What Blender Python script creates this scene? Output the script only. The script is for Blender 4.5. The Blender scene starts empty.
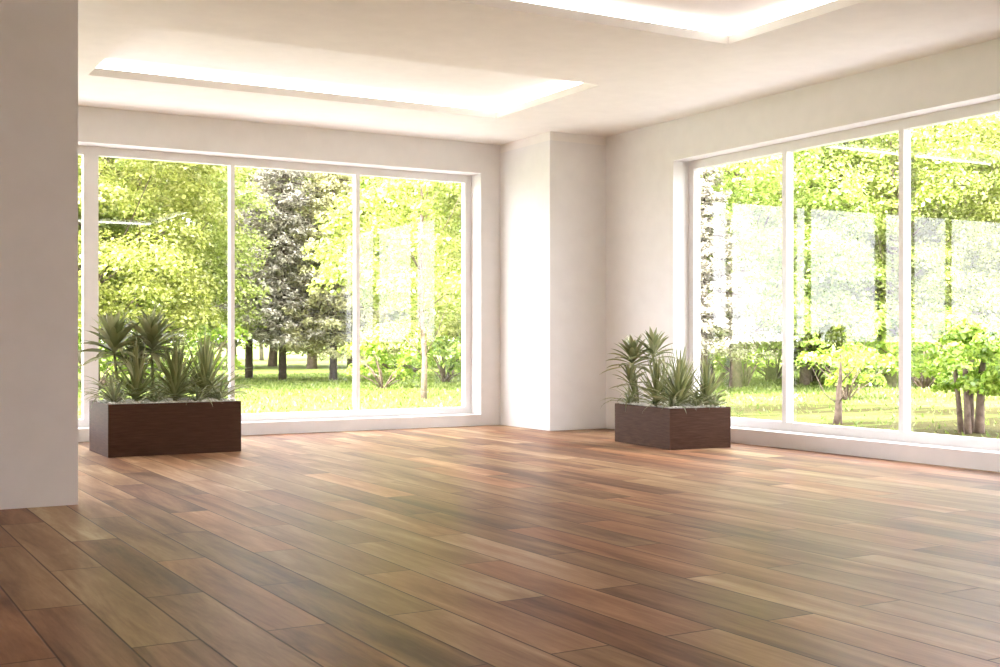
import bpy, bmesh, math, random
import numpy as np
from mathutils import Vector, Matrix
SC = bpy.context.scene
COL = SC.collection
R = math.radians

# ------------------------------------------------------------------ helpers
def tag(o, label=None, cat=None, group=None, kind=None):
    if label: o['label'] = label
    if cat: o['category'] = cat
    if group: o['group'] = group
    if kind: o['kind'] = kind
    return o

def empty(name, loc=(0, 0, 0), rz=0.0):
    o = bpy.data.objects.new(name, None)
    o.empty_display_size = .1
    COL.objects.link(o)
    o.location = loc
    o.rotation_euler = (0, 0, rz)
    return o

class MB:
    """collects vertices and faces, then links them as one mesh object"""
    def __init__(self): self.v = []; self.f = []
    def add(self, vs, fs):
        n = len(self.v)
        self.v += [tuple(p) for p in vs]
        self.f += [tuple(i + n for i in q) for q in fs]
    def box(self, a, b):
        (x0, y0, z0), (x1, y1, z1) = a, b
        self.add([(x0, y0, z0), (x1, y0, z0), (x1, y1, z0), (x0, y1, z0), (x0, y0, z1), (x1, y0, z1), (x1, y1, z1), (x0, y1, z1)],
                 [(0, 3, 2, 1), (4, 5, 6, 7), (0, 1, 5, 4), (1, 2, 6, 5), (2, 3, 7, 6), (3, 0, 4, 7)])
    def tube(self, pts, rad, seg=8):
        pts = [Vector(p) for p in pts]
        rings = []
        n0 = len(self.v)
        for i, p in enumerate(pts):
            d = (pts[min(i + 1, len(pts) - 1)] - pts[max(i - 1, 0)]).normalized()
            a = Vector((1, 0, 0)) if abs(d.x) < .8 else Vector((0, 1, 0))
            u = d.cross(a).normalized(); w = d.cross(u)
            for k in range(seg):
                t = 2 * math.pi * k / seg
                self.v.append(tuple(p + (u * math.cos(t) + w * math.sin(t)) * rad[i]))
        for i in range(len(pts) - 1):
            for k in range(seg):
                a = n0 + i * seg + k; b = n0 + i * seg + (k + 1) % seg
                self.f.append((a, b, b + seg, a + seg))
        self.f.append(tuple(n0 + k for k in range(seg))[::-1])
        self.f.append(tuple(n0 + (len(pts) - 1) * seg + k for k in range(seg)))
    def build(self, name, mat, parent=None, smooth=False, bevel=0.0):
        me = bpy.data.meshes.new(name)
        me.from_pydata(self.v, [], self.f)
        if bevel:
            bm = bmesh.new(); bm.from_mesh(me)
            bmesh.ops.bevel(bm, geom=bm.edges[:], offset=bevel, segments=2, affect='EDGES', profile=.7)
            bm.to_mesh(me); bm.free()
        me.update()
        if smooth: me.polygons.foreach_set('use_smooth', [True] * len(me.polygons))
        me.materials.append(mat)
        o = bpy.data.objects.new(name, me)
        COL.objects.link(o)
        if parent: o.parent = parent
        return o

def quad_mesh(name, verts, mat, parent=None, per=4, smooth=False):
    """verts: (n, per, 3) array of separate faces"""
    n = verts.shape[0]
    me = bpy.data.meshes.new(name)
    me.vertices.add(n * per)
    me.vertices.foreach_set('co', verts.reshape(-1).astype(np.float32))
    me.loops.add(n * per)
    me.loops.foreach_set('vertex_index', np.arange(n * per, dtype=np.int32))
    me.polygons.add(n)
    me.polygons.foreach_set('loop_start', np.arange(0, n * per, per, dtype=np.int32))
    me.update(calc_edges=True)
    me.materials.append(mat)
    o = bpy.data.objects.new(name, me)
    COL.objects.link(o)
    if parent: o.parent = parent
    return o

def copy_tree(o, parent=None):
    c = o.copy(); COL.objects.link(c)
    if parent: c.parent = parent
    for ch in list(o.children): copy_tree(ch, c)
    return c

# ------------------------------------------------------------------ materials
def mat(name):
    m = bpy.data.materials.new(name); m.use_nodes = True
    nt = m.node_tree
    for n in list(nt.nodes): nt.nodes.remove(n)
    out = nt.nodes.new('ShaderNodeOutputMaterial')
    return m, nt, out
def N(nt, t, **kw):
    n = nt.nodes.new(t)
    for k, v in kw.items():
        if k.startswith('i_'):
            n.inputs[k[2:].replace('_', ' ')].default_value = v
        else: setattr(n, k, v)
    return n
def principled(nt, out, col, rough=.5, spec=.5):
    p = nt.nodes.new('ShaderNodeBsdfPrincipled')
    p.inputs['Base Color'].default_value = (*col, 1)
    p.inputs['Roughness'].default_value = rough
    p.inputs['Specular IOR Level'].default_value = spec
    nt.links.new(p.outputs[0], out.inputs[0])
    return p
def ramp(nt, stops, interp='LINEAR'):
    r = nt.nodes.new('ShaderNodeValToRGB')
    r.color_ramp.interpolation = interp
    els = r.color_ramp.elements
    while len(els) < len(stops): els.new(.5)
    for e, (p, c) in zip(els, stops): e.position = p; e.color = (*c, 1)
    return r
def math_n(nt, op, a, b=None, c=None):
    n = nt.nodes.new('ShaderNodeMath'); n.operation = op
    for i, x in enumerate((a, b, c)):
        if x is None: continue
        if isinstance(x, (int, float)): n.inputs[i].default_value = x
        else: nt.links.new(x, n.inputs[i])
    return n.outputs[0]

def plain(name, col, rough=.6, spec=.3, noise=0.02, scale=6.0):
    m, nt, out = mat(name)
    p = principled(nt, out, col, rough, spec)
    tc = N(nt, 'ShaderNodeTexCoord'); no = N(nt, 'ShaderNodeTexNoise', i_Scale=scale, i_Detail=3.0)
    nt.links.new(tc.outputs['Object'], no.inputs['Vector'])
    r = ramp(nt, [(.3, tuple(c * (1 - noise) for c in col)), (.7, tuple(min(1, c * (1 + noise)) for c in col))])
    nt.links.new(no.outputs['Fac'], r.inputs[0]); nt.links.new(r.outputs[0], p.inputs['Base Color'])
    return m

M = {}
M['wall'] = plain('wall_paint', (.825, .815, .81), .75, .15)
M['ceiling'] = plain('ceiling_paint', (.89, .865, .83), .8, .1)
M['frame'] = plain('white_window_paint', (.84, .83, .83), .4, .35)
M['outside_wall'] = plain('outside_render', (.7, .68, .64), .9, .1)

def glass_mat():
    m, nt, out = mat('window_glass')
    lw = N(nt, 'ShaderNodeLayerWeight', i_Blend=.5)
    f5 = math_n(nt, 'POWER', lw.outputs['Facing'], 4.5)
    fac = math_n(nt, 'MULTIPLY_ADD', f5, .9, .037)
    tr = N(nt, 'ShaderNodeBsdfTransparent'); tr.inputs[0].default_value = (.985, .995, .985, 1)
    gl = N(nt, 'ShaderNodeBsdfGlossy', i_Roughness=0.0)
    mx = N(nt, 'ShaderNodeMixShader')
    nt.links.new(fac, mx.inputs[0]); nt.links.new(tr.outputs[0], mx.inputs[1]); nt.links.new(gl.outputs[0], mx.inputs[2])
    nt.links.new(mx.outputs[0], out.inputs[0])
    return m
M['glass'] = glass_mat()

def led_mat(strength):
    m, nt, out = mat('light_strip_glow')
    e = N(nt, 'ShaderNodeEmission', i_Strength=strength); e.inputs[0].default_value = (1, .97, .95, 1)
    nt.links.new(e.outputs[0], out.inputs[0])
    return m

PLANK_W, PLANK_L, PLANK_X0 = .2272, 1.488, -7.1117
def floor_mat():
    m, nt, out = mat('wide_plank_parquet')
    df = N(nt, 'ShaderNodeBsdfDiffuse'); gl = N(nt, 'ShaderNodeBsdfGlossy', i_Roughness=.285)
    lw = N(nt, 'ShaderNodeLayerWeight', i_Blend=.5)
    fac = math_n(nt, 'MULTIPLY_ADD', math_n(nt, 'POWER', lw.outputs['Facing'], 4.0), .22, .02)
    mxs = N(nt, 'ShaderNodeMixShader'); nt.links.new(fac, mxs.inputs[0]); nt.links.new(df.outputs[0], mxs.inputs[1]); nt.links.new(gl.outputs[0], mxs.inputs[2])
    nt.links.new(mxs.outputs[0], out.inputs[0])
    g = N(nt, 'ShaderNodeNewGeometry')
    sp = N(nt, 'ShaderNodeSeparateXYZ'); nt.links.new(g.outputs['Position'], sp.inputs[0])
    X, Y = sp.outputs['X'], sp.outputs['Y']
    u = math_n(nt, 'DIVIDE', math_n(nt, 'SUBTRACT', X, PLANK_X0), PLANK_W)
    row = math_n(nt, 'FLOOR', u); fu = math_n(nt, 'SUBTRACT', u, row)
    par = math_n(nt, 'MODULO', math_n(nt, 'ADD', row, 200.0), 2.0)
    v = math_n(nt, 'ADD', math_n(nt, 'DIVIDE', math_n(nt, 'SUBTRACT', Y, -7.47), PLANK_L), math_n(nt, 'MULTIPLY', par, .5))
    cl = math_n(nt, 'FLOOR', v); fv = math_n(nt, 'SUBTRACT', v, cl)
    cid = N(nt, 'ShaderNodeCombineXYZ'); nt.links.new(row, cid.inputs[0]); nt.links.new(cl, cid.inputs[1])
    wn = N(nt, 'ShaderNodeTexWhiteNoise'); wn.noise_dimensions = '3D'; nt.links.new(cid.outputs[0], wn.inputs['Vector'])
    rnd = wn.outputs['Value']; rc = N(nt, 'ShaderNodeSeparateColor'); nt.links.new(wn.outputs['Color'], rc.inputs[0])
    # grain coordinates: stretched along the plank, shifted for every plank
    gv = N(nt, 'ShaderNodeCombineXYZ')
    nt.links.new(math_n(nt, 'MULTIPLY_ADD', X, 1.0, math_n(nt, 'MULTIPLY', rnd, 37.0)), gv.inputs[0])
    nt.links.new(math_n(nt, 'MULTIPLY_ADD', Y, .11, math_n(nt, 'MULTIPLY', rc.outputs[1], 19.0)), gv.inputs[1])
    broad = N(nt, 'ShaderNodeTexNoise', i_Scale=7.0, i_Detail=4.0, i_Roughness=.55, i_Distortion=.8)
    fine = N(nt, 'ShaderNodeTexNoise', i_Scale=55.0, i_Detail=5.0, i_Roughness=.65, i_Distortion=.3)
    nt.links.new(gv.outputs[0], broad.inputs['Vector']); nt.links.new(gv.outputs[0], fine.inputs['Vector'])
    t = math_n(nt, 'ADD', math_n(nt, 'MULTIPLY_ADD', broad.outputs['Fac'], 1.25, -.2), math_n(nt, 'MULTIPLY', fine.outputs['Fac'], .35))
    t = math_n(nt, 'ADD', t, math_n(nt, 'MULTIPLY_ADD', rnd, .52, -.36))
    r = ramp(nt, [(.10, (.13, .066, .038)), (.30, (.21, .112, .064)), (.52, (.305, .175, .098)), (.70, (.40, .25, .145)), (.92, (.54, .385, .24))])
    nt.links.new(t, r.inputs[0])
    # some planks lean to red, some to tan
    tint = N(nt, 'ShaderNodeMix'); tint.data_type = 'RGBA'; tint.blend_type = 'MULTIPLY'; tint.inputs[0].default_value = 1
    tr = ramp(nt, [(0, (1.06, .90, .82)), (.5, (1, 1, 1)), (1, (.95, 1.02, .96))]); nt.links.new(rc.outputs[2], tr.inputs[0])
    nt.links.new(r.outputs[0], tint.inputs[6]); nt.links.new(tr.outputs[0], tint.inputs[7])
    # joints between planks
    du = math_n(nt, 'MULTIPLY', math_n(nt, 'MINIMUM', fu, math_n(nt, 'SUBTRACT', 1.0, fu)), PLANK_W)
    dv = math_n(nt, 'MULTIPLY', math_n(nt, 'MINIMUM', fv, math_n(nt, 'SUBTRACT', 1.0, fv)), PLANK_L)
    d = math_n(nt, 'MINIMUM', du, dv)
    gap = N(nt, 'ShaderNodeMapRange'); gap.inputs[1].default_value = .0018; gap.inputs[2].default_value = .0048
    nt.links.new(d, gap.inputs[0])
    mx = N(nt, 'ShaderNodeMix'); mx.data_type = 'RGBA'; nt.links.new(gap.outputs[0], mx.inputs[0])
    mx.inputs[6].default_value = (.06, .028, .016, 1); nt.links.new(tint.outputs[2], mx.inputs[7])
    nt.links.new(mx.outputs[2], df.inputs['Color'])
    bp = N(nt, 'ShaderNodeBump', i_Strength=.5, i_Distance=.002); 
    nt.links.new(gap.outputs[0], bp.inputs['Height'])
    nt.links.new(bp.outputs[0], df.inputs['Normal']); nt.links.new(bp.outputs[0], gl.inputs['Normal'])
    return m
M['floor'] = floor_mat()

def veneer_mat():
    m, nt, out = mat('dark_wood_veneer')
    p = principled(nt, out, (.05, .03, .022), .55, .08)
    tc = N(nt, 'ShaderNodeTexCoord'); mp = N(nt, 'ShaderNodeMapping'); mp.inputs['Scale'].default_value = (2, 2, 26)
    no = N(nt, 'ShaderNodeTexNoise', i_Scale=3.0, i_Detail=6.0, i_Roughness=.7)
    nt.links.new(tc.outputs['Object'], mp.inputs[0]); nt.links.new(mp.outputs[0], no.inputs['Vector'])
    r = ramp(nt, [(.3, (.040, .018, .010)), (.7, (.080, .042, .026))])
    nt.links.new(no.outputs['Fac'], r.inputs[0]); nt.links.new(r.outputs[0], p.inputs['Base Color'])
    bp = N(nt, 'ShaderNodeBump', i_Strength=.25, i_Distance=.003); nt.links.new(no.outputs['Fac'], bp.inputs['Height']); nt.links.new(bp.outputs[0], p.inputs['Normal'])
    return m
M['veneer'] = veneer_mat()
M['gravel'] = plain('pale_gravel', (.74, .73, .69), .85, .2, .15, 30)

def leaf_mat(name, stops, trans=.35, transcol=None, gloss=.05, vary=.0):
    """diffuse + translucent + a little gloss; every leaf picks its own tone"""
    m, nt, out = mat(name)
    g = N(nt, 'ShaderNodeNewGeometry')
    r = ramp(nt, stops); nt.links.new(g.outputs['Random Per Island'], r.inputs[0])
    col = r.outputs[0]
    if vary:
        oi = N(nt, 'ShaderNodeObjectInfo')
        hs = N(nt, 'ShaderNodeHueSaturation')
        nt.links.new(math_n(nt, 'MULTIPLY_ADD', oi.outputs['Random'], vary, .5 - vary * .55), hs.inputs['Hue'])
        nt.links.new(math_n(nt, 'MULTIPLY_ADD', oi.outputs['Random'], .25, .85), hs.inputs['Value'])
        nt.links.new(col, hs.inputs['Color']); col = hs.outputs[0]
    df = N(nt, 'ShaderNodeBsdfDiffuse'); tl = N(nt, 'ShaderNodeBsdfTranslucent'); gl = N(nt, 'ShaderNodeBsdfGlossy', i_Roughness=.35)
    nt.links.new(col, df.inputs[0])
    if transcol: tl.inputs[0].default_value = (*transcol, 1)
    else: nt.links.new(col, tl.inputs[0])
    a = N(nt, 'ShaderNodeMixShader', i_Fac=trans); nt.links.new(df.outputs[0], a.inputs[1]); nt.links.new(tl.outputs[0], a.inputs[2])
    b = N(nt, 'ShaderNodeMixShader', i_Fac=gloss); nt.links.new(a.outputs[0], b.inputs[1]); nt.links.new(gl.outputs[0], b.inputs[2])
    nt.links.new(b.outputs[0], out.inputs[0])
    return m
M['leaf'] = leaf_mat('spring_leaves', [(0, (.19, .255, .04)), (.4, (.37, .46, .09)), (.75, (.52, .59, .17)), (1, (.67, .70, .31))], .45, None, .06, .035)
M['needle'] = leaf_mat('spruce_needles', [(0, (.15, .14, .10)), (.45, (.34, .32, .24)), (1, (.82, .78, .66))], .25, None, .05, .0)
M['warmneedle'] = leaf_mat('olive_needles', [(0, (.20, .20, .10)), (.45, (.44, .43, .20)), (1, (.82, .80, .48))], .3, None, .05, .0)
M['shrubleaf'] = leaf_mat('bright_shrub_leaves', [(0, (.17, .32, .03)), (.5, (.38, .54, .06)), (1, (.60, .72, .16))], .4, None, .08, .0)
M['bark'] = plain('grey_brown_bark', (.20, .15, .12), .9, .1, .35, 14)
M['palebark'] = plain('pale_bark', (.27, .23, .20), .9, .1, .4, 9)
M['darkbark'] = plain('dark_bark', (.10, .075, .06), .9, .1, .35, 14)
M['grassblade'] = leaf_mat('grass_blades', [(0, (.09, .15, .022)), (.5, (.20, .28, .055)), (1, (.36, .40, .13))], .35, None, .04)

def lawn_mat():
    m, nt, out = mat('lawn_ground')
    p = principled(nt, out, (.3, .45, .1), .95, .1)
    tc = N(nt, 'ShaderNodeTexCoord')
    no = N(nt, 'ShaderNodeTexNoise', i_Scale=1.1, i_Detail=8.0, i_Roughness=.72); nt.links.new(tc.outputs['Object'], no.inputs['Vector'])
    fi = N(nt, 'ShaderNodeTexNoise', i_Scale=14.0, i_Detail=6.0, i_Roughness=.7); nt.links.new(tc.outputs['Object'], fi.inputs['Vector'])
    r = ramp(nt, [(.28, (.08, .13, .022)), (.5, (.19, .25, .055)), (.72, (.34, .37, .12))])
    nt.links.new(math_n(nt, 'MULTIPLY_ADD', fi.outputs['Fac'], .6, math_n(nt, 'MULTIPLY', no.outputs['Fac'], .4)), r.inputs[0])
    # drift of dry leaf litter on the right-hand lawn, darkened in place of shade
    mp = N(nt, 'ShaderNodeMapping'); mp.inputs['Rotation'].default_value = (0, 0, R(30)); mp.inputs['Scale'].default_value = (.16, .55, 1)
    nt.links.new(tc.outputs['Object'], mp.inputs[0])
    li = N(nt, 'ShaderNodeTexNoise', i_Scale=1.0, i_Detail=5.0, i_Roughness=.62); nt.links.new(mp.outputs[0], li.inputs['Vector'])
    sp = N(nt, 'ShaderNodeSeparateXYZ'); nt.links.new(tc.outputs['Object'], sp.inputs[0])
    side = N(nt, 'ShaderNodeMapRange'); side.inputs[1].default_value = 7; side.inputs[2].default_value = 2; nt.links.new(sp.outputs['Y'], side.inputs[0])
    s2 = N(nt, 'ShaderNodeMapRange'); s2.inputs[1].default_value = .42; s2.inputs[2].default_value = .52; nt.links.new(li.outputs['Fac'], s2.inputs[0])
    lr = ramp(nt, [(.3, (.03, .022, .008)), (.55, (.075, .065, .022)), (.75, (.14, .095, .045))]); nt.links.new(fi.outputs['Fac'], lr.inputs[0])
    mx = N(nt, 'ShaderNodeMix'); mx.data_type = 'RGBA'
    nt.links.new(math_n(nt, 'MULTIPLY', side.outputs[0], math_n(nt, 'MULTIPLY', s2.outputs[0], .92)), mx.inputs[0])
    nt.links.new(r.outputs[0], mx.inputs[6]); nt.links.new(lr.outputs[0], mx.inputs[7]); nt.links.new(mx.outputs[2], p.inputs['Base Color'])
    bp = N(nt, 'ShaderNodeBump', i_Strength=.8, i_Distance=.05); nt.links.new(fi.outputs['Fac'], bp.inputs['Height']); nt.links.new(bp.outputs[0], p.inputs['Normal'])
    return m
M['lawn'] = lawn_mat()

# ------------------------------------------------------------------ the room
H = 3.269                      # ceiling height; camera eye is 1 m above the floor
XL, YF = -11.0, -14.2          # left and rear walls
WT = .34                       # outer wall thickness
TOP = H + .42
GZ = -.10                      # lawn level

def structure(o): o['kind'] = 'structure'; return o

f = MB(); f.box((XL - .3, YF - .3, -.12), (WT, WT, 0)); structure(f.build('floor', M['floor']))

# back wall with its wide opening
BX0, BX1, BZ0, BZ1 = -9.56, -1.001, .128, 2.922
w = MB()
w.box((XL - .3, 0, -.12), (WT, WT, BZ0)); w.box((XL - .3, 0, BZ1), (WT, WT, TOP))
w.box((XL - .3, 0, BZ0), (BX0, WT, BZ1)); w.box((BX1, 0, BZ0), (WT, WT, BZ1))
structure(w.build('wall_back', M['wall']))
RY0, RY1, RZ0, RZ1 = -6.56, -2.289, .138, 2.851
w = MB()
w.box((0, YF - .3, -.12), (WT, 0, RZ0)); w.box((0, YF - .3, RZ1), (WT, 0, TOP))
w.box((0, YF - .3, RZ0), (WT, RY0, RZ1)); w.box((0, RY1, RZ0), (WT, 0, RZ1))
structure(w.build('wall_right', M['wall']))
LY0, LY1, LZ0, LZ1 = -13.8, -11.0, .14, 2.85  # opening cut for the unseen window added as fill light
w = MB()
w.box((XL - .3, YF, -.12), (XL, 0, LZ0)); w.box((XL - .3, YF, LZ1), (XL, 0, TOP))
w.box((XL - .3, YF, LZ0), (XL, LY0, LZ1)); w.box((XL - .3, LY1, LZ0), (XL, 0, LZ1))
structure(w.build('wall_left', M['wall']))
w = MB(); w.box((XL - .3, YF - .3, -.12), (0, YF, TOP)); structure(w.build('wall_rear', M['wall']))
w = MB(); w.box((XL, -4.60, 0), (-6.36, -4.25, H)); structure(w.build('wall_partition', M['wall']))
w = MB(); w.box((-.745, -1.08, 0), (0, 0, 3.172)); pil = structure(w.build('pillar', M['wall']))
w = MB(); w.box((-.742, -1.077, 3.172), (0, 0, H)); structure(w.build('gap_filler', M['ceiling'], pil))  # filler added above the pillar, ceiling-coloured so the gap shows no dark shade

# suspended ceiling: lower slab with three recesses, upper slab above, baffles round every recess
HX0, HX1 = -5.68, -1.635
HOLES = [(-3.32, -1.455), (-6.905, -5.04), (-12.3, -8.63)]
LIP = .07
UP = H + .158
c = MB()
xs = [XL, HX0, HX1, 0]
ys = [YF] + sorted([y for h in HOLES for y in h]) + [0]
for i in range(3):
    for j in range(len(ys) - 1):
        if i == 1 and any(abs(ys[j] - h[0]) < 1e-6 for h in HOLES): continue
        c.box((xs[i], ys[j], H), (xs[i + 1], ys[j + 1], H + LIP))
ceil = structure(c.build('ceiling', M['ceiling']))
c = MB(); c.box((XL - .3, YF - .3, UP), (WT, WT, TOP + .05))
B = .42
for y0, y1 in HOLES:
    a0, a1, b0, b1 = HX0 - B, HX1 + B, y0 - B, y1 + B
    z0, z1 = H + LIP, UP
    c.box((a0 - .03, b0, z0), (a0, b1, z1)); c.box((a1, b0, z0), (a1 + .03, b1, z1))
    c.box((a0, b0 - .03, z0), (a1, b0, z1)); c.box((a0, b1, z0), (a1, b1 + .03, z1))
structure(c.build('ceiling_recess', M['ceiling'], ceil))

e = MB(); e.box((XL - 1.3, YF - 1.3, TOP + .05), (WT + 1.0, WT + 1.0, TOP + .25)); structure(e.build('shading_eave', M['outside_wall']))  # unseen slab; its overhang is added to cut high sky light
LED = led_mat(8.0)
def cove(a, b, label):
    """a light strip lying on the slab behind the lip of a recess: white channel with a glowing diffuser"""
    a, b = Vector(a), Vector(b)
    mid = (a + b) / 2
    t = empty('cove_light', mid)
    tag(t, label, 'cove light', 'light strips hidden in the ceiling recesses')
    al = abs((b - a).x) > abs((b - a).y)
    L = (b - a).length / 2
    hx, hy = (L, .03) if al else (.03, L)
    m1 = MB(); m1.box((-hx, -hy, 0), (hx, hy, .02)); m1.build('channel', M['frame'], t)
    m2 = MB(); m2.box((-hx + .004, -hy + .004, .02), (hx - .004, hy - .004, .065)); m2.build('diffuser', LED, t)
z = H + LIP + .001
names = ['recess nearest the back window', 'middle recess', 'ceiling recess farthest from the back window']
for k, (y0, y1) in enumerate(HOLES):
    cove((HX0 - .02, y1 + .17, z), (HX1 + .30, y1 + .17, z), 'white light strip along the window-side edge of the ' + names[k])
    cove((HX1 + .17, y0 + .02, z), (HX1 + .17, y1 + .05, z), 'white light strip along the right edge of the ' + names[k])
y0 = HOLES[2][0]
cove((HX0 - .02, y0 - .17, z), (HX1 + .10, y0 - .17, z), 'white light strip along the rear edge of the ceiling recess farthest from the back window')

# ------------------------------------------------------------------ windows
def window_back():
    t = structure(empty('window_1', ((BX0 + BX1) / 2, .24, BZ0)))
    ox, oy, oz = t.location
    F0, F1 = 0.0, .085
    m = MB(); y0, y1 = F0, F1
    m.box((BX0 - ox, y0, 0), (BX1 - ox, y1, .078)); m.box((BX0 - ox, y0, BZ1 - oz - .085), (BX1 - ox, y1, BZ1 - oz))
    m.box((BX0 - ox, y0, .078), (BX0 - ox + .08, y1, BZ1 - oz - .085)); m.box((BX1 - ox - .08, y0, .078), (BX1 - ox, y1, BZ1 - oz - .085))
    m.build('window_frame', M['frame'], t)
    cuts = [(-2.463, -2.415), (-3.893, -3.847), (-5.385, -5.241), (-6.80, -6.753), (-8.20, -8.153)]
    for a, b in cuts:
        m = MB(); m.box((a - ox, y0, .078), (b - ox, y1, BZ1 - oz - .085)); m.build('mullion', M['frame'], t)
    e = [BX1 - .08] + [q for ab in cuts for q in (ab[1], ab[0])] + [BX0 + .08]
    for k in range(0, len(e), 2):
        m = MB(); m.box((e[k + 1] - ox, .062, .078), (e[k] - ox, .07, BZ1 - oz - .085)); m.build('pane', M['glass'], t)
window_back()
def window_right():
    t = structure(empty('window_2', (.20, (RY0 + RY1) / 2, RZ0)))
    ox, oy, oz = t.location
    x0, x1 = 0.0, .085
    m = MB()
    m.box((x0, RY0 - oy, 0), (x1, RY1 - oy, .082)); m.box((x0, RY0 - oy, RZ1 - oz - .085), (x1, RY1 - oy, RZ1 - oz))
    m.box((x0, RY0 - oy, .082), (x1, RY0 - oy + .085, RZ1 - oz - .085)); m.box((x0, RY1 - oy - .085, .082), (x1, RY1 - oy, RZ1 - oz - .085))
    m.build('window_frame', M['frame'], t)
    cuts = [(-3.675, -3.734), (-5.073, -5.128)]
    for a, b in cuts:
        m = MB(); m.box((x0, b - oy, .082), (x1, a - oy, RZ1 - oz - .085)); m.build('mullion', M['frame'], t)
    e = [RY1 - .085] + [q for ab in cuts for q in ab] + [RY0 + .085]
    for k in range(0, len(e), 2):
        m = MB(); m.box((.062, e[k + 1] - oy, .082), (.07, e[k] - oy, RZ1 - oz - .085)); m.build('pane', M['glass'], t)
window_right()

def fill_window_left():  # unseen window, added to let neutral daylight fill the room
    t = structure(empty('fill_window', (XL - .15, (LY0 + LY1) / 2, LZ0)))
    hy, hz = (LY1 - LY0) / 2, LZ1 - LZ0
    m = MB()
    m.box((-.085, -hy, 0), (0, hy, .08)); m.box((-.085, -hy, hz - .08), (0, hy, hz))
    m.box((-.085, -hy, .08), (0, -hy + .08, hz - .08)); m.box((-.085, hy - .08, .08), (0, hy, hz - .08))
    m.build('window_frame', M['frame'], t)
    e = [-hy + .08]
    for k in range(1, 2):
        y = -hy + 2 * hy * k / 2
        m = MB(); m.box((-.085, y - .025, .08), (0, y + .025, hz - .08)); m.build('mullion', M['frame'], t)
        e += [y - .025, y + .025]
    e.append(hy - .08)
    for k in range(0, 4, 2):
        m = MB(); m.box((-.07, e[k], .08), (-.062, e[k + 1], hz - .08)); m.build('pane', M['glass'], t)
fill_window_left()

# ------------------------------------------------------------------ planters and their plants
def pleaf_mat(name, stops):
    return leaf_mat(name, stops, .22, None, .10)
M['dracaena'] = pleaf_mat('dracaena_leaf', [(0, (.13, .16, .055)), (.5, (.23, .26, .105)), (1, (.40, .41, .23))])
M['yucca'] = pleaf_mat('yucca_leaf', [(0, (.15, .185, .06)), (.5, (.26, .295, .11)), (1, (.44, .45, .22))])
M['spider'] = pleaf_mat('arching_leaf', [(0, (.16, .20, .085)), (.5, (.31, .35, .18)), (1, (.56, .57, .40))])
M['cane'] = plain('green_cane', (.26, .27, .15), .7, .2, .25, 30)

def add_leaf(mb, base, az, el, length, width, droop, fold=.25, seg=7, shape='lance', roll=0.0):
    """a strap leaf: arched midrib, V fold across, pointed tip"""
    p = Vector(base); d_h = Vector((math.cos(az), math.sin(az), 0)); side = Vector((-math.sin(az), math.cos(az), 0))
    vs, fs = [], []
    e = el; st = length / seg
    for i in range(seg + 1):
        t = i / seg
        if shape == 'lance': w = width * (.30 + 1.5 * t) if t < .45 else width * (.975) * max(.0, 1 - ((t - .45) / .55) ** 1.9)
        else: w = width * (1 - t ** 2.2) * (.75 + .25 * min(1, t * 4))
        w = max(w, .0008)
        dirv = d_h * math.cos(e) + Vector((0, 0, 1)) * math.sin(e)
        up = (-d_h * math.sin(e) + Vector((0, 0, 1)) * math.cos(e))
        s = side * math.cos(roll * t) + up * math.sin(roll * t)
        vs += [p - s * w / 2 + up * w * fold, p, p + s * w / 2 + up * w * fold]
        p = p + dirv * st
        e -= droop / seg * (.4 + 1.2 * t)
    for i in range(seg):
        a = i * 3
        fs += [(a, a + 1, a + 4, a + 3), (a + 1, a + 2, a + 5, a + 4)]
    mb.add(vs, fs)

def dracaena(parent, x, y, z0, hgt, lean, rng, scale=1.0, n=34):
    t = empty('dracaena'); t.parent = parent; t.location = (x, y, z0)
    top = Vector((lean[0], lean[1], hgt))
    st = MB(); st.tube([(0, 0, -.02), top * .35 + Vector((.01, 0, 0)), top * .7, top], [.016 * scale, .013 * scale, .012 * scale, .010 * scale], 8)
    st.build('stem', M['cane'], t, True)
    lv = MB()
    for i in range(n):
        k = i / (n - 1)
        az = i * 2.39996 + rng.uniform(-.25, .25)
        el = R(-12 + 92 * k ** .8) + rng.uniform(-.12, .12)
        L = (.34 - .06 * k) * scale * rng.uniform(.85, 1.12)
        add_leaf(lv, top + Vector((0, 0, (k - .8) * .10 * scale)), az, el, L, .057 * scale * rng.uniform(.85, 1.15), R(50 - 25 * k) * rng.uniform(.6, 1.3), .22, 7, 'lance', rng.uniform(-.5, .5))
    lv.build('foliage', M['dracaena'], t, True)
    return t
def yucca(parent, x, y, z0, hgt, rng, n=44, w=.026, spread=70):
    t = empty('yucca'); t.parent = parent; t.location = (x, y, z0)
    st = MB(); st.tube([(0, 0, -.02), (0, 0, .05), (0, 0, .09)], [.022, .02, .012], 8); st.build('stem', M['cane'], t, True)
    lv = MB()
    for i in range(n):
        k = i / (n - 1)
        az = i * 2.39996 + rng.uniform(-.3, .3)
        el = R(88 - spread * (1 - k) ** 1.2) + rng.uniform(-.08, .08)
        L = hgt * (.72 + .36 * k) * rng.uniform(.85, 1.08)
        add_leaf(lv, (rng.uniform(-.012, .012), rng.uniform(-.012, .012), .03 + .08 * k), az, el, L, w * rng.uniform(.8, 1.2), R(22 - 12 * k) * rng.uniform(.4, 1.6), .3, 6, 'strap', rng.uniform(-.7, .7))
    lv.build('foliage', M['yucca'], t, True)
    return t
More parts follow.
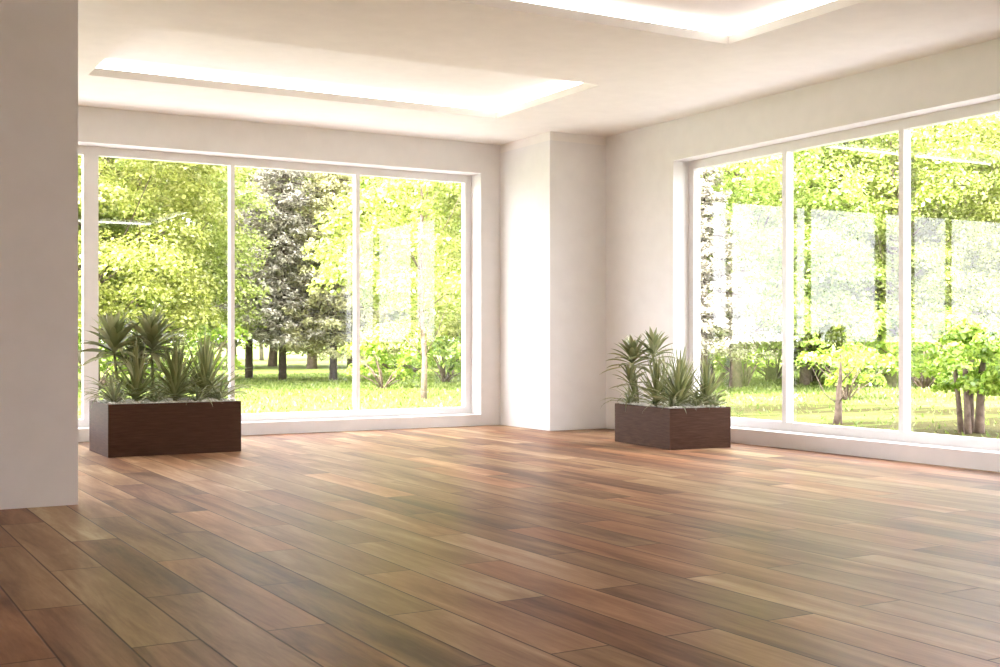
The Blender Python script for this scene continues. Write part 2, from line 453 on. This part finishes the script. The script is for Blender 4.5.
def spider(parent, x, y, z0, L0, rng, n=26, w=.02):
    t = empty('spider_plant'); t.parent = parent; t.location = (x, y, z0)
    lv = MB()
    for i in range(n):
        az = i * 2.39996 + rng.uniform(-.4, .4)
        el = R(rng.uniform(22, 70))
        add_leaf(lv, (rng.uniform(-.015, .015), rng.uniform(-.015, .015), 0), az, el, L0 * rng.uniform(.85, 1.45), w * rng.uniform(.8, 1.3), R(rng.uniform(70, 125)), .3, 8, 'strap', rng.uniform(-.4, .4))
    lv.build('foliage', M['spider'], t, True)
    return t

def planter(loc, rz, sx, sy, hz, label, seed):
    """box with its near left corner at loc"""
    t = empty('planter', loc, rz)
    tag(t, label, 'planter')
    th = .018
    m = MB()
    o = [(0, 0), (sx, 0), (sx, sy), (0, sy)]; q = [(th, th), (sx - th, th), (sx - th, sy - th), (th, sy - th)]
    vs = [(x, y, 0) for x, y in o] + [(x, y, hz) for x, y in o] + [(x, y, hz) for x, y in q] + [(x, y, hz - .09) for x, y in q]
    fs = [(3, 2, 1, 0)]
    for k in range(4):
        n = (k + 1) % 4
        fs += [(k, n, 4 + n, 4 + k), (4 + k, 4 + n, 8 + n, 8 + k), (8 + k, 8 + n, 12 + n, 12 + k)]
    fs += [(12, 13, 14, 15)]
    m.add(vs, fs); m.build('box', M['veneer'], t, False, .003)
    rng = random.Random(seed)
    g = MB()
    for i in range(int(sx * sy * 900)):
        x, y = rng.uniform(th + .012, sx - th - .012), rng.uniform(th + .012, sy - th - .012)
        r = rng.uniform(.010, .017); zz = hz - .088 + rng.uniform(.080, .096)
        vs = []
        for (a, b, cc) in ((1, 0, 0), (-1, 0, 0), (0, 1, 0), (0, -1, 0), (0, 0, .75), (0, 0, -.75), (.6, .6, .4), (-.6, .6, .4), (-.6, -.6, .4), (.6, -.6, .4)):
            vs.append((x + a * r * rng.uniform(.85, 1.15), y + b * r * rng.uniform(.85, 1.15), zz + cc * r))
        fs = [(0, 6, 9), (2, 7, 6), (1, 8, 7), (3, 9, 8), (4, 6, 7), (4, 7, 8), (4, 8, 9), (4, 9, 6), (0, 5, 2), (2, 5, 1), (1, 5, 3), (3, 5, 0), (0, 2, 6), (2, 1, 7), (1, 3, 8), (3, 0, 9)]
        g.add(vs, fs)
    g.box((th, th, hz - .085), (sx - th, sy - th, hz - .012))
    go = g.build('gravel', M['gravel'], t, False); go['kind'] = 'stuff'
    return t, rng
pz = .449
t, rng = planter((-5.57, -1.733, 0), 0, 1.154, .773, pz, 'long dark brown wooden planter of spiky plants in front of the back window', 3)
ph = pz - .01
dracaena(t, .17, .40, ph, .50, (-.03, .02), rng, 1.12, 58)
dracaena(t, .47, .42, ph, .52, (.0, .0), rng, 1.10, 58)
dracaena(t, .36, .60, ph, .36, (.02, .02), rng, 1.0, 40)
yucca(t, .30, .26, ph, .46, rng, 62, .032, 84)
yucca(t, .63, .24, ph, .47, rng, 62, .032, 84)
yucca(t, .93, .36, ph, .56, rng, 66, .030, 74)
yucca(t, .74, .52, ph, .52, rng, 48, .030, 74)
spider(t, .10, .22, ph, .38, rng, 34)
spider(t, .14, .52, ph, .30, rng, 24)
spider(t, .44, .16, ph, .24, rng, 22)
spider(t, .80, .15, ph, .22, rng, 20)
spider(t, 1.05, .30, ph, .38, rng, 34)
spider(t, 1.02, .55, ph, .30, rng, 24)
spider(t, .60, .60, ph, .28, rng, 22)

rz = R(-6)
t, rng = planter((-1.035, -3.554, 0), rz, .655, 1.006, .375, 'smaller dark brown wooden planter of spiky plants beside the right window', 8)
ph = .375 - .01
dracaena(t, .13, .78, ph, .44, (-.06, .0), rng, .92, 36)
dracaena(t, .22, .62, ph, .50, (-.02, .0), rng, .86, 34)
dracaena(t, .12, .80, ph, .24, (-.07, .0), rng, .70, 24)
yucca(t, .16, .50, ph, .42, rng, 54, .028, 74)
yucca(t, .22, .20, ph, .46, rng, 62, .030, 74)
yucca(t, .40, .45, ph, .44, rng, 54, .028, 72)
yucca(t, .52, .20, ph, .36, rng, 62, .030, 82)
yucca(t, .42, .78, ph, .40, rng, 36, .024, 60)
yucca(t, .14, .88, ph, .26, rng, 30, .016, 78)
spider(t, .12, .16, ph, .22, rng, 24)
spider(t, .10, .42, ph, .20, rng, 18)
spider(t, .36, .12, ph, .22, rng, 22)
spider(t, .55, .10, ph, .22, rng, 22)
spider(t, .56, .40, ph, .26, rng, 24)
spider(t, .10, .90, ph, .28, rng, 22)

# ------------------------------------------------------------------ the garden
rs = np.random.RandomState(11)
def norm(a): return a / np.maximum(np.linalg.norm(a, axis=-1, keepdims=True), 1e-9)
def rhomb(c, nrm, L, W, rs):
    """leaf-shaped quads at centres c facing nrm"""
    n = len(c)
    r = norm(rs.normal(size=(n, 3))); nrm = norm(nrm)
    u = norm(np.cross(nrm, r)); v = np.cross(nrm, u)
    L = np.asarray(L).reshape(-1, 1); W = np.asarray(W).reshape(-1, 1)
    bend = nrm * L * .18
    return np.stack([c - u * L / 2 - bend, c + v * W / 2 - u * L * .06, c + u * L / 2 - bend, c - v * W / 2 - u * L * .06], 1)

def crown_points(blobs, per, rs):
    cs, ns = [], []
    for (x, y, z, r) in blobs:
        d = norm(rs.normal(size=(per, 3)))
        d[:, 2] = np.where(d[:, 2] < -.3, -d[:, 2] * .6, d[:, 2])
        rr = r * rs.uniform(.45, 1.0, (per, 1)) ** .6
        p = d * rr * np.array([1, 1, .75])
        cs.append(p + np.array([x, y, z]))
        ns.append(d * .7 + np.array([0, 0, .7]) + rs.normal(size=(per, 3)) * .55)
    return np.concatenate(cs), np.concatenate(ns)

def leafy_tree(name, hgt, z_low, rx, nblob, per, L, bark, seed, trunk_r=.11, rb=(.45, .85), tf=.88, leafmat='leaf'):
    rs = np.random.RandomState(seed); rng = random.Random(seed)
    t = empty(name)
    tr = MB()
    pts = [(0, 0, -.1)]; x = y = 0
    for i in range(1, 8):
        x += rng.uniform(-.06, .06) * hgt / 6; y += rng.uniform(-.06, .06) * hgt / 6
        pts.append((x, y, hgt * tf * i / 7))
    tr.tube(pts, [trunk_r * (1.25 if i == 0 else 1 - .82 * i / 7) for i in range(8)], 9)
    blobs = []
    zc = (hgt + z_low) / 2; rzv = (hgt - z_low) / 2
    for i in range(nblob):
        while True:
            a = np.array([rng.uniform(-1, 1), rng.uniform(-1, 1), rng.uniform(-1, 1)])
            s = np.linalg.norm(a) if a[2] > -.1 else np.linalg.norm(a[:2])
            if .35 < s < 1: break
        if a[2] > -.1: a = a / s * (s ** .5)
        fall = 1 - .2 * max(0, a[2])
        b = (a[0] * rx * fall, a[1] * rx * fall, zc + a[2] * rzv * .92)
        blobs.append((*b, rng.uniform(*rb)))
    for b in blobs[::6]:
        i = max(1, min(6, int(b[2] / hgt * 7 * .75)))
        p0 = Vector(pts[i]); p1 = Vector(b[:3]); m = (p0 + p1) / 2 + Vector((0, 0, -.12))
        tr.tube([p0, m, p1], [trunk_r * .22, trunk_r * .13, trunk_r * .04], 5)
    tr.build('trunk', bark, t, True)
    c, n = crown_points(blobs, per, rs)
    k = len(c)
    ll = L * rs.uniform(.7, 1.25, k)
    quad_mesh('crown', rhomb(c, n, ll, ll * rs.uniform(.5, .7, k), rs), M[leafmat], t)
    return t

def spruce(name, hgt, z_low, rbase, seed, needle, dens=1.0):
    rs = np.random.RandomState(seed); rng = random.Random(seed)
    t = empty(name)
    tr = MB()
    tr.tube([(0, 0, -.1), (0, 0, hgt * .4), (0, 0, hgt)], [.105, .07, .01], 9)
    cs, ns, sz = [], [], []
    nl = int(26 * dens)
    for i in range(nl):
        k = i / (nl - 1)
        z = z_low + (hgt - z_low) * k ** .92
        r = rbase * (1 - k) ** .75 + .10
        nb = int(11 - 5 * k)
        a0 = rng.uniform(0, 6.28)
        for j in range(nb):
            az = a0 + 6.283 * j / nb + rng.uniform(-.2, .2)
            rr = r * rng.uniform(.6, 1.15); zj = rng.uniform(-.12, .12)
            d = np.array([math.cos(az), math.sin(az), 0]); s = np.array([-d[1], d[0], 0])
            tip = rr
            if k < .8 and j % 2 == 0: tr.tube([(0, 0, z), (d[0] * tip * .5, d[1] * tip * .5, z - tip * .10), (d[0] * tip * .95, d[1] * tip * .95, z - tip * .13)], [.022, .014, .004], 4)
            m = int(95 * rr + 22)
            u = rs.uniform(.12, 1, m) ** .8
            wdt = .34 * rr * (1.05 - u) + .07
            v = rs.uniform(-1, 1, m)
            p = d * (u * tip)[:, None] + s * (v * wdt)[:, None]
            p[:, 2] = z + zj - tip * (.40 * u - .30 * u * u) - np.abs(v) * wdt * .35 + rs.normal(size=m) * .05
            cs.append(p)
            ns.append(np.array([0, 0, 1]) + d * .35 + rs.normal(size=(m, 3)) * .5)
            sz.append(np.full(m, .13))
    c = np.concatenate(cs); n = np.concatenate(ns); k = len(c)
    ll = np.concatenate(sz) * rs.uniform(.7, 1.4, k)
    tr.build('trunk', M['darkbark'], t, True)
    quad_mesh('crown', rhomb(c, n, ll, ll * .34, rs), needle, t)
    return t

def place(o, x, y, rz, s, label, cat, group=None, z=GZ):
    o.location = (x, y, z); o.rotation_euler = (0, 0, rz); o.scale = (s, s, s * 1.0)
    return tag(o, label, cat, group)

# lawn: rolling ground that rises a little towards the woodland
def ground_z(x, y):
    return GZ
M['bounce_pale'] = plain('pale_bounce_slab', (.54, .535, .53), .8, .2, .08, 3)
m = MB(); m.box((-14.2, WT, GZ - .1), (2.9, 4.3, GZ + .03)); m.box((WT, -17, GZ - .1), (2.9, WT, GZ + .03)); m.box((-14.2, -17, GZ - .1), (XL - .3, WT, GZ + .03))  # unseen pale strips added outside to throw light up onto ceiling and soffits
structure(m.build('bounce_slab', M['bounce_pale']))
m = MB(); m.box((-400, -400, GZ - .5), (400, 400, GZ)); structure(m.build('lawn', M['lawn']))

protos = [leafy_tree('leafy_tree', 7.4, .75, 2.3, 130, 480, .09, M['bark'], 21),
          leafy_tree('leafy_tree', 7.9, .85, 2.5, 145, 480, .09, M['darkbark'], 22),
          leafy_tree('leafy_tree', 6.9, .65, 2.2, 125, 480, .088, M['bark'], 23),
          leafy_tree('leafy_tree', 7.6, .7, 2.4, 140, 480, .092, M['palebark'], 24)]
used = [False] * 4
trng = random.Random(5)
def wood(spots, label, group, smin=.9, smax=1.15):
    for (x, y) in spots:
        k = trng.randrange(4)
        if used[k]: o = copy_tree(protos[k])
        else: o = protos[k]; used[k] = True
        place(o, x, y, trng.uniform(0, 6.28), trng.uniform(smin, smax), label, 'tree', group)
wood([(-4.02, 17.97), (-2.06, 20.3), (-2.33, 14.68), (-.75, 17.4)],
     'tall light green leafy tree behind the back window, left of the dark spruces', 'leafy trees left of the spruces')
wood([(5.6, 11.32), (9.8, 19.3), (9.06, 13.86)],
     'light green leafy tree behind the pale-trunked tree beyond the back window', 'leafy trees right of the spruces')
wood([(-.02, 31.83), (2.15, 34.04), (11.45, 29.81), (14.38, 32.74), (13.14, 26.52)],
     'leafy tree of the far row in the woodland behind the back window', 'far leafy trees behind the back window', 1.1, 1.3)
wood([(10.28, 8.54), (14.43, 11.91), (13.07, 9.23), (17.02, 11.57), (14.06, 7.5), (18.91, 10.47), (16.51, 7.24), (19.18, 8.0)],
     'bright green leafy tree in the front row of the woodland behind the right window', 'leafy trees behind the right window')
wood([(18.97, 20.84), (22.49, 22.26), (22.69, 19.84), (27.21, 21.84), (26.56, 18.75), (29.77, 19.21), (28.86, 16.26), (32.18, 16.65)],
     'leafy tree of the far row in the woodland behind the right window', 'far leafy trees behind the right window', 1.1, 1.35)
wood([(5.78, 30.78), (8.73, 34.85), (8.67, 30.27), (11.54, 33.23)],
     'tall pale leafy tree rising directly behind the spruces beyond the back window', 'tall trees behind the spruces', 1.5, 1.65)

wood([(-6, 40), (-1.5, 44), (3.5, 47), (8.2, 52), (12.8, 48), (17.5, 50), (22, 44), (27, 41), (31, 36), (35.5, 32), (38.5, 27.5), (42, 24), (44, 18.5), (48, 14)],
     'distant leafy tree on the far edge of the field behind the woodland', 'distant trees along the field edge', .8, .95)

wood([(-11, 45), (-17, 47), (-23, 43), (-29, 44), (-35, 39), (-41, 36), (-46, 29), (-51, 22), (-55, 15)],
     'small distant tree across the lawn, mirrored low in the right window', 'small trees mirrored in the right window', .22, .3)
wood([(49, 3), (48, -6), (45, -15), (41, -24), (35, -32), (28, -39), (20, -44)],
     'small distant tree across the lawn, mirrored low in the back window', 'small trees mirrored in the back window', .22, .3)

sp1 = spruce('spruce', 6.4, 1.35, 1.75, 31, M['needle'])
place(sp1, 3.42, 18.9, .4, 1.1, 'tall grey-green spruce, middle of the three spruces behind the back window', 'spruce')
sp2 = spruce('spruce', 5.6, 1.2, 1.5, 32, M['needle'])
place(sp2, 3.05, 20.6, 1.4, 1.15, 'grey-green spruce left of the tallest spruce behind the back window', 'spruce')
sp3 = spruce('spruce', 6.2, 1.0, 1.55, 33, M['warmneedle'])
place(sp3, 4.60, 18.2, 2.4, 1.08, 'olive spruce right of the tallest spruce, beside the right pane of the back window', 'spruce')
sp4 = copy_tree(sp1)
place(sp4, 7.73, 6.54, 2.0, .78, 'dark spruce at the left edge of the right window', 'spruce')

birch = leafy_tree('birch_tree', 6.2, 1.5, 1.7, 80, 240, .10, M['bark'], 41, .055, (.35, .6))
place(birch, 2.10, 7.72, .5, 1.0, 'slender pale-trunked tree on the lawn in the right pane of the back window', 'tree')
sm = leafy_tree('young_tree', 1.45, .72, .60, 15, 42, .07, M['bark'], 42, .058, (.16, .26), tf=.62, leafmat='shrubleaf')
place(sm, 3.82, -.84, .5, 1.0, 'small young tree with thin foliage in the middle pane of the right window', 'tree')

def multi_stem():
    t = empty('multi_stem_tree')
    rng = random.Random(7); rs = np.random.RandomState(7)
    for (dx, dy, lx, ly, r) in ((-.13, .06, -.10, .05, .042), (.0, -.05, .03, -.05, .055), (.13, .05, .12, .03, .045), (-.05, .14, -.03, .12, .035)):
        m = MB(); m.tube([(dx, dy, -.06), (dx + lx * .25, dy + ly * .25, .35), (dx + lx * .6, dy + ly * .6, .75), (dx + lx * 1.3, dy + ly * 1.3, 1.0)], [r * 1.1, r * .9, r * .7, r * .25], 9)
        m.build('trunk', M['bark'], t, True)
    blobs = []
    for i in range(60):
        while True:
            a = [rng.uniform(-1, 1) for _ in range(3)]
            s = sum(q * q for q in a) ** .5
            if .3 < s < 1: break
        blobs.append((a[0] * .85, a[1] * .85, .84 + a[2] * .40, rng.uniform(.14, .24)))
    c, n = crown_points(blobs, 130, rs); k = len(c); ll = .08 * rs.uniform(.7, 1.2, k)
    quad_mesh('crown', rhomb(c, n, ll, ll * .68, rs), M['shrubleaf'], t)
    return t
place(multi_stem(), 4.10, -2.74, .6, 1.0, 'low round bright green tree with several stems in the right-hand pane of the right window', 'tree')

def bush(x, y, s, label, seed):
    rng = random.Random(seed); rs = np.random.RandomState(seed)
    t = empty('shrub'); st = MB()
    blobs = []
    for i in range(16):
        a = rng.uniform(0, 6.28); q = rng.uniform(.1, .75)
        b = (math.cos(a) * q, math.sin(a) * q, rng.uniform(.25, .85), rng.uniform(.2, .34)); blobs.append(b)
        st.tube([(0, 0, -.05), (b[0] * .4, b[1] * .4, b[2] * .5), b[:3]], [.02, .015, .006], 5)
    st.build('stem', M['bark'], t, True)
    c, n = crown_points(blobs, 70, rs); k = len(c); ll = .12 * rs.uniform(.7, 1.2, k)
    quad_mesh('foliage', rhomb(c, n, ll, ll * .5, rs), M['shrubleaf'], t)
    return place(t, x, y, 0, s, label, 'shrub')
b0 = bush(3.46, 12.5, 1.0, 'green shrub on the lawn beside the pale-trunked tree beyond the back window', 51)
bush(8.6, 3.6, 1.0, 'green shrub on the lawn beyond the young tree outside the right window', 52)

for i, (x, y) in enumerate([(11.85, 11.09), (11.15, 9.19), (15.24, 12.6), (14.67, 10.62), (13.26, 7.97), (17.85, 11.09), (13.96, 6.41), (17.96, 8.71), (16.27, 6.22)]):
    place(copy_tree(b0), x, y, i * 1.3, 1.5 + .12 * (i % 4), 'shrub in the undergrowth between the trees behind the right window', 'shrub', 'undergrowth behind the right window')
for i, (x, y) in enumerate([(-2.33, 14.68), (-.77, 17.24), (-.28, 14.65), (6.5, 15.34), (7.91, 20.31)]):
    place(copy_tree(b0), x, y, i * 1.7, 1.2 + .1 * (i % 3), 'shrub in the undergrowth between the trees behind the back window', 'shrub', 'undergrowth behind the back window')

# grass blades on the lawn near the windows
def grass():
    rs = np.random.RandomState(3)
    n = 90000
    x = rs.uniform(-9, 22, n); y = rs.uniform(-9, 24, n)
    keep = ((x > 3.0) | (y > 4.4)) & ((y > 4.5 - .25 * x) | (rs.uniform(0, 1, n) < .2))
    x, y = x[keep], y[keep]; k = len(x)
    h = rs.uniform(.03, .085, k); a = rs.uniform(0, 6.283, k); w = rs.uniform(.010, .024, k)
    lean = rs.normal(size=(k, 2)) * .03
    c = np.stack([x, y, np.full(k, GZ - .005)], 1)
    s = np.stack([np.cos(a) * w, np.sin(a) * w, np.zeros(k)], 1)
    tip = c + np.stack([lean[:, 0], lean[:, 1], h], 1)
    o = quad_mesh('grass', np.stack([c - s, c + s, tip], 1), M['grassblade'], None, 3)
    tag(o, 'short grass blades growing on the lawn outside both windows', 'grass', None, 'stuff')
grass()

# ------------------------------------------------------------------ light, sky, camera
wd = bpy.data.worlds.new('sky'); SC.world = wd; wd.use_nodes = True
nt = wd.node_tree
for n in list(nt.nodes): nt.nodes.remove(n)
out = nt.nodes.new('ShaderNodeOutputWorld'); bg = nt.nodes.new('ShaderNodeBackground')
bg.inputs[0].default_value = (1.0, .955, 1.03, 1); bg.inputs[1].default_value = 5.0
nt.links.new(bg.outputs[0], out.inputs[0])

sun = bpy.data.lights.new('sun', 'SUN'); sun.energy = 11.0; sun.angle = R(.6); sun.color = (1, .92, .90)
so = bpy.data.objects.new('sun', sun); COL.objects.link(so)
so.rotation_euler = Vector((.78, .22, -.48)).to_track_quat('-Z', 'Y').to_euler()
so.location = (-10, -20, 25)

cam = bpy.data.cameras.new('camera'); co = bpy.data.objects.new('camera', cam); COL.objects.link(co)
co.location = (-7.80709577, -12.1912974, 1.0)
co.rotation_euler = (R(90), 0, -.524903357)
cam.sensor_width = 36; cam.sensor_fit = 'HORIZONTAL'
cam.lens = 1206.02433 / 1000 * 36
cam.shift_y = (339.2263 - 333.5) / 1000
cam.clip_end = 500
SC.camera = co

vs = SC.view_settings
vs.view_transform = 'Standard'; vs.look = 'None'; vs.gamma = 1; vs.use_curve_mapping = False
vs.exposure = 1.18
cy = SC.cycles
cy.use_denoising = True; cy.denoising_input_passes = 'RGB_ALBEDO_NORMAL'; cy.denoising_prefilter = 'ACCURATE'
cy.max_bounces = 10; cy.diffuse_bounces = 5; cy.glossy_bounces = 4; cy.transmission_bounces = 6; cy.transparent_max_bounces = 20
cy.sample_clamp_indirect = 4
